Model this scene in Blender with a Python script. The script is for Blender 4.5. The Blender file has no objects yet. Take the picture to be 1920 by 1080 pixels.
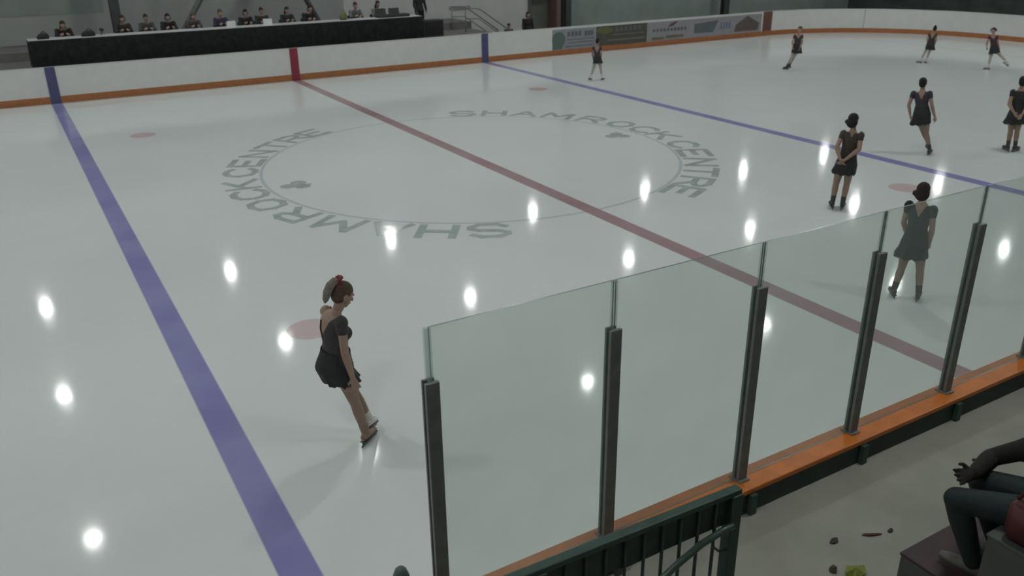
import bpy, bmesh, math, random
from mathutils import Vector as V, Matrix
random.seed(7)
sc = bpy.context.scene
COL = sc.collection
R = math.radians

# ------------------------------------------------------------------ materials
MATS = {}
def mat(name, col, rough=.6, metal=0., var=.08, scale=18., emit=None, spec=.5, bump=0.):
    if name in MATS: return MATS[name]
    m = bpy.data.materials.new(name); m.use_nodes = True
    nt = m.node_tree; p = nt.nodes['Principled BSDF']
    p.inputs['Roughness'].default_value = rough
    p.inputs['Metallic'].default_value = metal
    p.inputs['Specular IOR Level'].default_value = spec
    tc = nt.nodes.new('ShaderNodeTexCoord'); n = nt.nodes.new('ShaderNodeTexNoise')
    n.inputs['Scale'].default_value = scale; n.inputs['Detail'].default_value = 4
    nt.links.new(tc.outputs['Object'], n.inputs['Vector'])
    r = nt.nodes.new('ShaderNodeValToRGB')
    a = [max(0, c*(1-var)) for c in col]; b = [min(1, c*(1+var)) for c in col]
    r.color_ramp.elements[0].position = .3; r.color_ramp.elements[1].position = .7
    r.color_ramp.elements[0].color = (*a, 1); r.color_ramp.elements[1].color = (*b, 1)
    nt.links.new(n.outputs['Fac'], r.inputs['Fac']); nt.links.new(r.outputs['Color'], p.inputs['Base Color'])
    if bump:
        bp = nt.nodes.new('ShaderNodeBump'); bp.inputs['Strength'].default_value = bump
        nt.links.new(n.outputs['Fac'], bp.inputs['Height']); nt.links.new(bp.outputs['Normal'], p.inputs['Normal'])
    if emit:
        p.inputs['Emission Color'].default_value = (*emit[0], 1); p.inputs['Emission Strength'].default_value = emit[1]
    MATS[name] = m; return m

# rink half sizes (metres): 26 m wide, corner radius 7
HW, HL, CR = 12.95, 29.3, 7.0
BLUE_X = 7.48

def ice_material():
    m = bpy.data.materials.new('painted ice'); m.use_nodes = True
    nt = m.node_tree; L = nt.links; p = nt.nodes['Principled BSDF']
    def N(op, a, b=None, c=None):
        n = nt.nodes.new('ShaderNodeMath'); n.operation = op
        for i, v in enumerate((a, b, c)):
            if v is None: continue
            if isinstance(v, (int, float)): n.inputs[i].default_value = v
            else: L.new(v, n.inputs[i])
        return n.outputs[0]
    tc = nt.nodes.new('ShaderNodeTexCoord'); sp = nt.nodes.new('ShaderNodeSeparateXYZ')
    L.new(tc.outputs['Object'], sp.inputs[0]); x, y = sp.outputs[0], sp.outputs[1]
    def noise(scale, detail=5):
        n = nt.nodes.new('ShaderNodeTexNoise'); n.inputs['Scale'].default_value = scale; n.inputs['Detail'].default_value = detail
        L.new(tc.outputs['Object'], n.inputs['Vector']); return n.outputs['Fac']
    def band(d, w, soft=.012):   # 1 inside |d|<w
        mr = nt.nodes.new('ShaderNodeMapRange'); mr.interpolation_type = 'SMOOTHSTEP'
        mr.inputs['From Min'].default_value = w-soft; mr.inputs['From Max'].default_value = w+soft
        mr.inputs['To Min'].default_value = 1; mr.inputs['To Max'].default_value = 0
        L.new(N('ABSOLUTE', d), mr.inputs['Value']); return mr.outputs[0]
    cloud = noise(.35); fine = noise(6)
    base = nt.nodes.new('ShaderNodeValToRGB')
    base.color_ramp.elements[0].position = .3; base.color_ramp.elements[1].position = .72
    base.color_ramp.elements[0].color = (.655, .68, .675, 1); base.color_ramp.elements[1].color = (.71, .725, .72, 1)
    L.new(N('ADD', N('MULTIPLY', cloud, .75), N('MULTIPLY', fine, .25)), base.inputs['Fac'])
    cur = base.outputs['Color']
    wear = N('ADD', .70, N('MULTIPLY', noise(.8), .4))
    def paint(cur, mask, col, k=1.):
        mx = nt.nodes.new('ShaderNodeMix'); mx.data_type = 'RGBA'
        L.new(N('MULTIPLY', N('MULTIPLY', mask, wear), k), mx.inputs[0]); L.new(cur, mx.inputs[6]); mx.inputs[7].default_value = (*col, 1)
        return mx.outputs[2]
    rad = N('SQRT', N('ADD', N('MULTIPLY', x, x), N('MULTIPLY', y, y)))
    cur = paint(cur, band(N('SUBTRACT', rad, 4.60), .035), (.42, .48, .52), .8)      # centre circle
    for sx in (-1, 1):
        cur = paint(cur, band(N('SUBTRACT', x, sx*BLUE_X), .155), (.225, .215, .47), 1.0)
    cur = paint(cur, band(x, .155), (.345, .205, .225), 1.0)
    for sx in (-1, 1):                                                                # neutral zone spots
        for sy in (-1, 1):
            dx = N('SUBTRACT', x, sx*(BLUE_X-1.524)); dy = N('SUBTRACT', y, sy*6.706)
            cur = paint(cur, band(N('SQRT', N('ADD', N('MULTIPLY', dx, dx), N('MULTIPLY', dy, dy))), .31), (.58, .40, .42), .85)
    cur = paint(cur, band(N('SUBTRACT', x, 25.0), .03), (.5, .25, .28), .55)           # far goal line
    L.new(cur, p.inputs['Base Color'])
    p.inputs['IOR'].default_value = 1.31
    p.inputs['Specular IOR Level'].default_value = .14
    rr = N('ADD', .06, N('MULTIPLY', fine, .04)); L.new(rr, p.inputs['Roughness'])
    b = nt.nodes.new('ShaderNodeBump'); b.inputs['Strength'].default_value = .006; b.inputs['Distance'].default_value = .02
    L.new(noise(3.), b.inputs['Height']); L.new(b.outputs['Normal'], p.inputs['Normal'])
    return m

def glass_material():
    m = bpy.data.materials.new('scuffed rink glass'); m.use_nodes = True
    nt = m.node_tree; L = nt.links; nt.nodes.remove(nt.nodes['Principled BSDF'])
    out = nt.nodes['Material Output']
    tr = nt.nodes.new('ShaderNodeBsdfTransparent'); tr.inputs['Color'].default_value = (.945, .975, .96, 1)
    df = nt.nodes.new('ShaderNodeBsdfDiffuse'); df.inputs['Color'].default_value = (.62, .70, .67, 1)
    tl = nt.nodes.new('ShaderNodeBsdfTranslucent'); tl.inputs['Color'].default_value = (.62, .70, .67, 1)
    hz = nt.nodes.new('ShaderNodeMixShader'); hz.inputs[0].default_value = .5
    L.new(df.outputs[0], hz.inputs[1]); L.new(tl.outputs[0], hz.inputs[2])
    tc = nt.nodes.new('ShaderNodeTexCoord'); n = nt.nodes.new('ShaderNodeTexNoise'); n.inputs['Scale'].default_value = 2.2
    L.new(tc.outputs['Object'], n.inputs['Vector'])
    mr = nt.nodes.new('ShaderNodeMapRange'); mr.inputs['To Min'].default_value = .07; mr.inputs['To Max'].default_value = .13
    L.new(n.outputs['Fac'], mr.inputs['Value'])
    m1 = nt.nodes.new('ShaderNodeMixShader'); L.new(mr.outputs[0], m1.inputs[0]); L.new(tr.outputs[0], m1.inputs[1]); L.new(hz.outputs[0], m1.inputs[2])
    gl = nt.nodes.new('ShaderNodeBsdfGlossy'); gl.inputs['Roughness'].default_value = .06
    fr = nt.nodes.new('ShaderNodeLayerWeight'); fr.inputs['Blend'].default_value = .5
    pw = nt.nodes.new('ShaderNodeMath'); pw.operation = 'POWER'; pw.inputs[1].default_value = 5; L.new(fr.outputs['Facing'], pw.inputs[0])
    sc_ = nt.nodes.new('ShaderNodeMath'); sc_.operation = 'MULTIPLY_ADD'; sc_.inputs[1].default_value = .5; sc_.inputs[2].default_value = .018; L.new(pw.outputs[0], sc_.inputs[0])
    m2 = nt.nodes.new('ShaderNodeMixShader'); L.new(sc_.outputs[0], m2.inputs[0]); L.new(m1.outputs[0], m2.inputs[1]); L.new(gl.outputs[0], m2.inputs[2])
    L.new(m2.outputs[0], out.inputs['Surface'])
    return m

def floor_material():
    m = mat('walkway concrete', (.305, .295, .25), .75, var=.10, scale=2.5, bump=.05); return m

def fur(name, col): return mat(name, col, .85, var=.3, scale=60, bump=.3)

# ------------------------------------------------------------------ mesh helpers
def frame(d):
    d = d.normalized(); a = V((0, 0, 1)) if abs(d.z) < .9 else V((1, 0, 0))
    u = d.cross(a).normalized(); return u, d.cross(u).normalized()
def box(bm, c, s, rot=None, mi=0):
    ret = bmesh.ops.create_cube(bm, size=1.0)
    M = Matrix.Translation(V(c)) @ (rot.to_4x4() if rot else Matrix()) @ Matrix.Diagonal((*s, 1))
    bmesh.ops.transform(bm, matrix=M, verts=ret['verts'])
    for v in ret['verts']:
        for f in v.link_faces: f.material_index = mi
    return ret['verts']
def bounds(bm, x0, x1, y0, y1, z0, z1, mi=0):
    return box(bm, ((x0+x1)/2, (y0+y1)/2, (z0+z1)/2), (x1-x0, y1-y0, z1-z0), None, mi)
def loft(bm, rings, n=16, cap=True, mi=0):
    """rings: (centre, axisU, axisV) with axes carrying their radius"""
    prev = None; first = None
    for c, u, w in rings:
        cur = [bm.verts.new(V(c)+V(u)*math.cos(2*math.pi*k/n)+V(w)*math.sin(2*math.pi*k/n)) for k in range(n)]
        if prev:
            for k in range(n):
                f = bm.faces.new((prev[k], prev[(k+1) % n], cur[(k+1) % n], cur[k])); f.material_index = mi
        else: first = cur
        prev = cur
    if cap:
        f = bm.faces.new(first[::-1]); f.material_index = mi
        f = bm.faces.new(prev); f.material_index = mi
def tube(bm, pts, r, n=10, mi=0):
    pts = [V(p) for p in pts]; rings = []
    rr = r if isinstance(r, (list, tuple)) else [r]*len(pts)
    u0 = None
    for i, p in enumerate(pts):
        d = (pts[min(i+1, len(pts)-1)]-pts[max(i-1, 0)]).normalized()
        if u0 is None: u0, w = frame(d)
        else:
            u0 = (u0 - d*u0.dot(d)).normalized(); w = d.cross(u0)
        rings.append((p, u0*rr[i], w*rr[i]))
    loft(bm, rings, n, True, mi)
def ball(bm, c, r, rot=None, seg=16, mi=0):
    if isinstance(r, (int, float)): r = (r, r, r)
    ret = bmesh.ops.create_uvsphere(bm, u_segments=seg, v_segments=max(8, seg*2//3), radius=1)
    M = Matrix.Translation(V(c)) @ (rot.to_4x4() if rot else Matrix()) @ Matrix.Diagonal((*r, 1))
    bmesh.ops.transform(bm, matrix=M, verts=ret['verts'])
    if mi:
        for v in ret['verts']:
            for f in v.link_faces: f.material_index = mi
def limb(bm, a, b, ra, rb, mid=None):
    """tapered limb segment with rounded ends; mid = (t, r) bulge"""
    a, b = V(a), V(b); d = b-a; l = d.length
    if l < 1e-5: ball(bm, a, ra); return
    d /= l; u, w = frame(d); R_ = []
    for t in (-90, -60, -30): R_.append((a+d*ra*math.sin(R(t)) , ra*max(.05, math.cos(R(t)))))
    R_.append((a, ra))
    if mid: R_.append((a+d*l*mid[0], mid[1]))
    R_.append((b, rb))
    for t in (30, 60, 90): R_.append((b+d*rb*math.sin(R(t)), rb*max(.05, math.cos(R(t)))))
    loft(bm, [(c, u*r, w*r) for c, r in R_], 14)

def obj(name, bm, m, parent=None, smooth=False, bevel=0.):
    me = bpy.data.meshes.new(name)
    bmesh.ops.recalc_face_normals(bm, faces=bm.faces[:])
    bm.to_mesh(me); bm.free()
    for x in (m if isinstance(m, (list, tuple)) else [m]): me.materials.append(x)
    if smooth:
        for p in me.polygons: p.use_smooth = True
    o = bpy.data.objects.new(name, me); COL.objects.link(o)
    if parent: o.parent = parent
    if bevel:
        b = o.modifiers.new('bevel', 'BEVEL'); b.width = bevel; b.segments = 2; b.limit_method = 'ANGLE'
    return o
def tag(o, label=None, cat=None, group=None, kind=None):
    if label: o['label'] = label
    if cat: o['category'] = cat
    if group: o['group'] = group
    if kind: o['kind'] = kind
    return o
def thing(name, label, cat, loc=(0, 0, 0), rz=0., group=None):
    o = bpy.data.objects.new(name, None); COL.objects.link(o)
    o.location = loc; o.rotation_euler = (0, 0, rz); o.empty_display_size = .2
    return tag(o, label, cat, group)
def struct(name, bm, m, **k):
    return tag(obj(name, bm, m, **k), kind='structure')
def remesh(name, bm, m, parent, voxel, smooth=3, cut=None):
    """fuse the overlapping pieces of bm into ONE continuous surface"""
    me = bpy.data.meshes.new('tmp'); bmesh.ops.recalc_face_normals(bm, faces=bm.faces[:]); bm.to_mesh(me); bm.free()
    t = bpy.data.objects.new('tmp', me); COL.objects.link(t)
    r = t.modifiers.new('r', 'REMESH'); r.mode = 'VOXEL'; r.voxel_size = voxel; r.use_smooth_shade = True
    if smooth:
        s = t.modifiers.new('s', 'SMOOTH'); s.factor = .5; s.iterations = smooth
    dg = bpy.context.evaluated_depsgraph_get()
    ev = t.evaluated_get(dg)
    new = bpy.data.meshes.new_from_object(ev, depsgraph=dg)
    bpy.data.objects.remove(t); bpy.data.meshes.remove(me)
    if cut:
        b = bmesh.new(); b.from_mesh(new)
        bmesh.ops.delete(b, geom=[f for f in b.faces if cut(f.calc_center_median())], context='FACES')
        b.to_mesh(new); b.free()
    new.name = name; new.materials.clear()
    new.materials.append(m)
    for p in new.polygons: p.use_smooth = True
    o = bpy.data.objects.new(name, new); COL.objects.link(o); o.parent = parent
    return o

# ------------------------------------------------------------------ people
SKIN = mat('skin', (.33, .215, .165), .55, var=.06, scale=30)
SKIN2 = mat('skin paler', (.40, .27, .22), .55, var=.06, scale=30)
TIGHTS = mat('tan skating tights', (.27, .185, .135), .6, var=.06, scale=40)
TIGHTS_PALE = mat('pale skating tights', (.42, .38, .33), .6, var=.06, scale=40)
BLACK = mat('black stretch fabric', (.017, .017, .019), .7, var=.25, scale=30)
BLACK_SHEER = mat('charcoal mesh fabric', (.040, .036, .037), .7, var=.25, scale=60)
PLUM = mat('plum black fabric', (.045, .033, .048), .7, var=.25, scale=30)
MAROON_F = mat('dark maroon fabric', (.06, .026, .03), .7, var=.25, scale=30)
BROWN_F = mat('dark brown fabric', (.05, .033, .026), .7, var=.25, scale=30)
GREYBLACK = mat('grey black fabric', (.02, .022, .021), .7, var=.25, scale=30)
WHITE_BOOT = mat('white skate leather', (.62, .60, .58), .5, var=.05)
TAN_BOOT = mat('tan covered skate boot', (.25, .165, .12), .6, var=.08)
DARK_BOOT = mat('dark skate leather', (.05, .045, .042), .5, var=.1)
STEEL = mat('skate blade steel', (.14, .15, .16), .35, .8, var=.1)
EYE_W = mat('eye white', (.7, .68, .64), .3, var=.02)
EYE_D = mat('eye dark', (.03, .02, .015), .2, var=.02)
LIP = mat('lip', (.35, .14, .13), .5, var=.05)
HAIR_BROWN = fur('light brown hair', (.085, .055, .032))
HAIR_DARK = fur('dark brown hair', (.022, .016, .013))
HAIR_BLACK = fur('black hair', (.013, .012, .012))
HAIR_ASH = fur('ash blonde hair', (.20, .175, .15))
RED_BAND = mat('red hair band', (.16, .018, .02), .6, var=.1)

def hand(bm, w, hd, pn, s, sgn):
    """palm, four unequal bent fingers and a thumb from the side of the palm"""
    hd = hd.normalized(); pn = (pn-hd*pn.dot(hd)).normalized(); sd = hd.cross(pn)*sgn
    loft(bm, [(w-hd*.005*s, sd*.024*s, pn*.017*s), (w+hd*.03*s, sd*.036*s, pn*.016*s),
              (w+hd*.07*s, sd*.041*s, pn*.014*s), (w+hd*.088*s, sd*.038*s, pn*.011*s)], 12)
    for k, (off, ln) in enumerate(((.033, .068), (.011, .077), (-.011, .072), (-.032, .056))):
        a = w+hd*.08*s+sd*off*s*1.02
        d1 = (hd+sd*off*3.2+pn*.25).normalized(); b = a+d1*ln*.55*s
        d2 = (d1+pn*.6).normalized(); c = b+d2*ln*.5*s
        limb(bm, a, b, .0095*s, .009*s); limb(bm, b, c, .009*s, .0075*s)
    a = w+hd*.025*s+sd*.028*s; b = a+(hd*.7+sd*.7+pn*.25).normalized()*.042*s; c = b+(hd+sd*.15+pn*.3).normalized()*.032*s
    limb(bm, a, b, .013*s, .0105*s); limb(bm, b, c, .0105*s, .0085*s)

def person(label, loc, ua, J, F, face, s, top, bottom, *, hair=HAIR_DARK, hairstyle='bun', voxel=.008, skin=SKIN,
           outfit='dress', bodice=BLACK, skirt=BLACK, boots=(DARK_BOOT, DARK_BOOT), toes=None, handdir=None, hem=None, gloves=None, stout=1., bare='',
           bust=False, backcut=.21, group=None, legmat=None, cat='person', sleeve=False, shoe=None):
    """J: joints in the figure's own frame (x to its side, y behind it, z up); F: chest direction"""
    P = {k: V(v) for k, v in J.items()}
    root = thing('person', label, cat, loc, ua, group)
    F = V(F); F.z = 0; F.normalize()
    up = (P['neck']-P['pel']).normalized()
    Rt = (P['shR']-P['shL']); Rt = (Rt-up*Rt.dot(up)).normalized()
    Fw = up.cross(Rt).normalized()
    if Fw.dot(F) < 0: Fw = -Fw
    sm = (P['shL']+P['shR'])/2; sw = (P['shR']-P['shL']).length/2
    pel, neck, head = P['pel'], P['neck'], P['head']
    face = V(face).normalized()
    hup = (up*.6+V((0, 0, 1))*.6+(head-neck).normalized()*.4); hup = (hup-face*hup.dot(face)).normalized()
    hr = face.cross(hup).normalized()
    HR = Matrix((hr, face, hup)).transposed()
    def hp(x, y, z): return head+(hr*x+face*y+hup*z)*s
    def torso(bm, e=0., upto=True, seat=True):
        mid = pel.lerp(sm, .42); ch = pel.lerp(sm, .72)
        rg = [(pel-up*.10*s, Rt*(.115*s+e), Fw*(.085*s+e)), (pel-up*.02*s, Rt*(.162*s+e), Fw*(.118*s+e)),
              (pel+up*.06*s, Rt*(.155*s+e), Fw*(.11*s+e)), (mid, Rt*(.122*s+e), Fw*(.088*s+e)),
              (ch, Rt*(max(.13*s, sw*.86)+e), Fw*(.105*s+e)), (sm-up*.02*s, Rt*(sw*.9+e), Fw*(.082*s+e)),
              (sm+up*.028*s, Rt*(sw*.62+e), Fw*(.062*s+e))]
        if upto:
            rg += [(sm.lerp(neck, .55)+up*.02*s, Rt*.062*s, Fw*.06*s), (neck, Rt*.05*s, Fw*.052*s), (head-hup*.05*s, hr*.048*s, face*.055*s)]
        else: rg += [(sm+up*.05*s, Rt*(sw*.30+e), Fw*(.05*s+e))]
        if stout != 1.: rg = [(c, a*(stout if i < 6 else 1), b_*(stout if i < 6 else 1)) for i, (c, a, b_) in enumerate(rg)]
        loft(bm, rg, 20)
        for k in ('shL', 'shR'): ball(bm, P[k]-up*.012*s, .056*s+e)
        if bust:
            for q in (-1, 1): ball(bm, ch+Rt*.062*s*q+Fw*.078*s-up*.03*s, .062*s+e)
        for q in ((-1, 1) if seat else ()): ball(bm, pel+Rt*.075*s*q-Fw*.055*s-up*.05*s, .085*s+e)   # seat
    def arm(bm, sd, e=0., upto=1.):
        a, b, c = P['sh'+sd], P['el'+sd], P['wr'+sd]
        if upto < 1: limb(bm, a, a.lerp(b, upto), .05*s+e, .045*s+e); return
        limb(bm, a, b, .049*s+e, .038*s+e); limb(bm, b, c, .039*s+e, .026*s+e, (.25, .040*s+e))
    def leg(bm, sd, e=0.):
        a, b, c = P['hip'+sd], P['kn'+sd], P['an'+sd]
        limb(bm, a, b, .086*s+e, .054*s+e, (.35, .08*s+e)); limb(bm, b, c, .053*s+e, .036*s+e, (.3, .056*s+e))
    # ---- body: one continuous surface with head, face, limbs, hands and feet
    bm = bmesh.new(); torso(bm)
    ball(bm, hp(0, -.012, .03), (.076*s, .094*s, .088*s), HR)
    loft(bm, [(hp(0, .012, .02), hr*.070*s, face*.075*s), (hp(0, .02, -.04), hr*.062*s, face*.070*s),
              (hp(0, .034, -.08), hr*.045*s, face*.052*s), (hp(0, .045, -.105), hr*.026*s, face*.032*s)], 16)
    limb(bm, hp(0, .088, .012), hp(0, .102, -.022), .010*s, .0145*s)                       # nose
    ball(bm, hp(0, .084, .034), (.05*s, .012*s, .010*s), HR)                              # brow
    ball(bm, hp(0, .084, -.055), (.022*s, .012*s, .012*s), HR)                            # mouth
    for q in (-1, 1): ball(bm, hp(.077*q, -.005, -.005), (.011*s, .022*s, .034*s), HR)     # ears
    for sd, q in (('L', -1), ('R', 1)):
        arm(bm, sd); leg(bm, sd)
        hd = V((handdir or {}).get(sd, P['wr'+sd]-P['el'+sd])).normalized()
        if not gloves: hand(bm, P['wr'+sd], hd, -Rt*q*.8+Fw*.5, s, -q)
        td = V((toes or {}).get(sd, F)).normalized()
        an = P['an'+sd]; limb(bm, an-V((0, 0, .03*s)), an+td*.13*s-V((0, 0, .05*s)), .034*s, .026*s)
    body = remesh('body', bm, skin, root, voxel, 3)
    if gloves:
        for sd, q in (('L', -1), ('R', 1)):
            bm = bmesh.new(); hd = V((handdir or {}).get(sd, P['wr'+sd]-P['el'+sd])).normalized()
            hand(bm, P['wr'+sd], hd, -Rt*q*.8+Fw*.5, s*1.06, -q); limb(bm, P['wr'+sd].lerp(P['el'+sd], .12), P['wr'+sd]+hd*.02, .034*s, .03*s); remesh('glove', bm, gloves, root, voxel*.8, 1)
    if legmat:
        body.data.materials.append(legmat); zc = pel.z-.04
        for p in body.data.polygons:
            c = p.center
            if c.z < zc and min((c-P['wrL']).length, (c-P['wrR']).length) > .22*s and min((c-P['elL']).length, (c-P['elR']).length) > .15*s:
                p.material_index = 1
    for q in (-1, 1):
        bm = bmesh.new(); ball(bm, hp(.031*q, .0735, .012), .0115*s, None, 10)
        ball(bm, hp(.031*q, .0805, .012), .006*s, None, 8, 1)
        obj('eye', bm, [EYE_W, EYE_D], root, True)
    bm = bmesh.new(); ball(bm, hp(0, .0905, -.055), (.022*s, .007*s, .007*s), HR, 10); obj('mouth', bm, LIP, root, True)
    # ---- hair
    bm = bmesh.new()
    ball(bm, hp(0, -.022, .042), (.085*s, .098*s, .09*s), HR)
    ball(bm, hp(0, -.045, -.01), (.078*s, .07*s, .085*s), HR)
    if hairstyle == 'bun': ball(bm, hp(0, -.115, .07), .042*s)
    if hairstyle == 'topbun': ball(bm, hp(0, -.07, .135), .045*s)
    if hairstyle == 'bob':
        ball(bm, hp(0, -.04, -.035), (.098*s, .085*s, .095*s), HR)
        ball(bm, hp(-.09, -.05, -.03), (.03*s, .05*s, .04*s), HR)
    if hairstyle == 'long': loft(bm, [(hp(0, -.06, 0), hr*.085*s, face*.05*s), (hp(0, -.09, -.12), hr*.095*s, face*.04*s), (hp(0, -.10, -.24), hr*.075*s, face*.03*s)], 14)
    if hairstyle == 'pigtails':
        for q in (-1, 1): limb(bm, hp(.085*q, -.03, .06), hp(.12*q, -.045, -.02), .035*s, .022*s)
    def haircut(c):
        d = c-head; y = d.dot(face)/s; z = d.dot(hup)/s
        return y > .04 and z < .055
    h = remesh('hair', bm, hair, root, voxel, 2, haircut)
    if hairstyle == 'ponytail':
        bm = bmesh.new()
        tube(bm, [hp(-.0, -.095, .105), hp(0, -.135, .10), hp(0, -.158, .05), hp(0, -.160, -.02), hp(.0, -.148, -.09), hp(0, -.138, -.125)],
             [.03*s, .04*s, .043*s, .041*s, .030*s, .008*s], 14)
        tag(remesh('ponytail', bm, HAIR_ASH, h, voxel, 2), 'ash blonde ponytail hanging behind the head')
        bm = bmesh.new()
        for k in range(14):
            a = k/14*2*math.pi; ball(bm, hp(.038*math.cos(a), -.098-.010*math.sin(a*3), .115+.038*math.sin(a)), .02*s, None, 8)
        tag(remesh('hair_band', bm, RED_BAND, h, voxel, 1), 'red hair band at the crown')
    # ---- clothes
    if outfit == 'dress':
        bm = bmesh.new(); torso(bm, .009*s, False, False)
        for sd in 'LR':
            if sd not in bare: arm(bm, sd, .010*s, .30)
        chz = pel.lerp(sm, .72)
        def cut(c):
            d = c-sm; l = d.dot(Rt)/s; f = d.dot(Fw)/s; z = d.dot(up)/s
            for b_ in bare:
                if (c-P['sh'+b_]).length < .105*s and f < .05: return True
            if z > .03: return abs(l) < .115
            if backcut and f < 0.0: return abs(l) < max(0., .095*backcut/.21+.45*z) and z > -backcut       # open V back
            if f > 0.0: return abs(l) < max(0., .075+.8*z) and z > -.10                 # front neckline
            return False
        remesh('bodice', bm, bodice, root, voxel, 3, cut)
        hc, hu, hv = V(hem[0]), hem[1], hem[2]
        bm = bmesh.new(); n = 72; rows = 15
        wst = pel.lerp(sm, .30); prev = None
        for inner in (0, 1):
            prev = None
            for r_ in range(rows):
                t = r_/(rows-1); c = wst.lerp(pel-up*.05*s-Fw*.02*s, min(1, t*2.2)) if t < .45 else (pel-up*.05*s-Fw*.02*s).lerp(hc, (t-.45)/.55)
                def prof(a, b, c_):
                    q = t/.45 if t < .45 else (t-.45)/.55
                    q = q*q*(3-2*q); return a+(b-a)*q if t < .45 else b+(c_-b)*q
                ru = prof(.142*s*stout, .186*s*(1+stout)/2, hu); rv = prof(.118*s*stout, .166*s*(1+stout)/2, hv)
                ring = []
                for k in range(n):
                    a = 2*math.pi*k/n
                    w = 1+t*t*(.07*math.sin(a*9)+.035*math.sin(a*17+1.3)) - inner*.02
                    z = t**3*(.014*math.sin(a*9+.8)+.006*math.sin(a*23))*s
                    ring.append(bm.verts.new(c+Rt*ru*w*math.cos(a)+Fw*rv*w*math.sin(a)+V((0, 0, z))))
                if prev:
                    for k in range(n): bm.faces.new((prev[k], prev[(k+1) % n], ring[(k+1) % n], ring[k]))
                prev = ring
            if inner == 0: outer_hem = prev
        for k in range(n): bm.faces.new((outer_hem[k], outer_hem[(k+1) % n], prev[(k+1) % n], prev[k]))
        obj('skirt', bm, skirt, root, True)
    else:
        bm = bmesh.new(); torso(bm, .018*s, False)
        for sd in 'LR': arm(bm, sd, .014*s)
        remesh('jacket', bm, top, root, voxel*1.2, 3, None)
        bm = bmesh.new()
        for sd in 'LR': leg(bm, sd, .014*s)
        loft(bm, [(pel-up*.1*s, Rt*.125*s, Fw*.1*s), (pel, Rt*.178*s, Fw*.135*s), (pel+up*.06*s, Rt*.165*s, Fw*.125*s)], 18)
        remesh('trousers', bm, bottom, root, voxel*1.2, 3, None)
    # ---- footwear
    for i, sd in enumerate('LR'):
        an = P['an'+sd]; td = V((toes or {}).get(sd, F)).normalized()
        dn = (an-P['kn'+sd]).normalized()
        nrm = (V((0, 0, 1))-td*td.z).normalized()                # sole normal
        sr = td.cross(nrm)
        def fp(x, y, z): return an+td*(x*s)+sr*(y*s)+nrm*(z*s)
        if outfit == 'dress':
            bm = bmesh.new()
            limb(bm, an-dn*.11*s, an, .047*s, .043*s)
            loft(bm, [(fp(-.062, 0, -.035), sr*.026*s, nrm*.034*s), (fp(-.03, 0, -.03), sr*.037*s, nrm*.042*s), (fp(.04, 0, -.035), sr*.040*s, nrm*.037*s),
                      (fp(.11, 0, -.045), sr*.042*s, nrm*.027*s), (fp(.165, 0, -.05), sr*.03*s, nrm*.02*s), (fp(.18, 0, -.052), sr*.012*s, nrm*.01*s)], 14)
            b = remesh('skate_boot', bm, boots[i], root, voxel, 2)
            bm = bmesh.new(); Mb = Matrix((td, sr, nrm)).transposed()
            box(bm, fp(.055, 0, -.078), (.245*s, .06*s, .012*s), Mb)                 # sole plate
            box(bm, fp(-.035, 0, -.094), (.05*s, .03*s, .03*s), Mb); box(bm, fp(.115, 0, -.094), (.06*s, .03*s, .03*s), Mb)
            box(bm, fp(.05, 0, -.117), (.285*s, .006*s, .026*s), Mb)
            ball(bm, fp(.192, 0, -.11), (.014*s, .004*s, .02*s), Mb, 10)
            tag(obj('blade', bm, STEEL, b, False, .002), 'steel skate blade')
        else:
            bm = bmesh.new()
            loft(bm, [(fp(-.065, 0, -.045), sr*.028*s, nrm*.035*s), (fp(-.02, 0, -.03), sr*.042*s, nrm*.048*s), (fp(.06, 0, -.042), sr*.045*s, nrm*.036*s),
                      (fp(.13, 0, -.05), sr*.045*s, nrm*.028*s), (fp(.185, 0, -.055), sr*.025*s, nrm*.018*s)], 14)
            limb(bm, an-dn*.05*s, an, .042*s, .04*s)
            remesh('shoe', bm, shoe or DARK_BOOT, root, voxel, 2)
    return root

# figures on the ice: frame x = across the view, y = away from the camera
def figure_angle(a): return R(a)
AN = .133
person('skater in black dress with red hair band and ponytail near the blue line', (-6.32, -9.59, 0), figure_angle(-18.8),
    dict(pel=(-.225, .0, .94), neck=(-.165, .02, 1.475), head=(-.10, .04, 1.615), shR=(-.14, -.14, 1.425), shL=(-.275, .14, 1.435),
         elR=(-.135, -.185, 1.125), wrR=(-.085, -.20, .865), elL=(-.26, .22, 1.12), wrL=(-.16, .235, .89),
         hipR=(-.185, -.07, .90), knR=(-.085, -.03, .50), anR=(-.012, 0, AN), hipL=(-.25, .075, .9), knL=(-.085, .10, .53), anL=(.035, .16, .185)),
    (.85, .5, 0), (.82, .30, -.48), 1.0, None, None, hair=HAIR_BROWN, hairstyle='ponytail', voxel=.0055, legmat=TIGHTS, bust=True,
    bodice=BLACK_SHEER, skirt=BLACK, boots=(WHITE_BOOT, TAN_BOOT), toes=dict(R=(.55, .83, 0), L=(.4, .85, -.2)), handdir=dict(R=(.22, .02, -1)),
    hem=((-.188, 0, .75), .178, .178), stout=1.13, bare='L')
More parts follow.
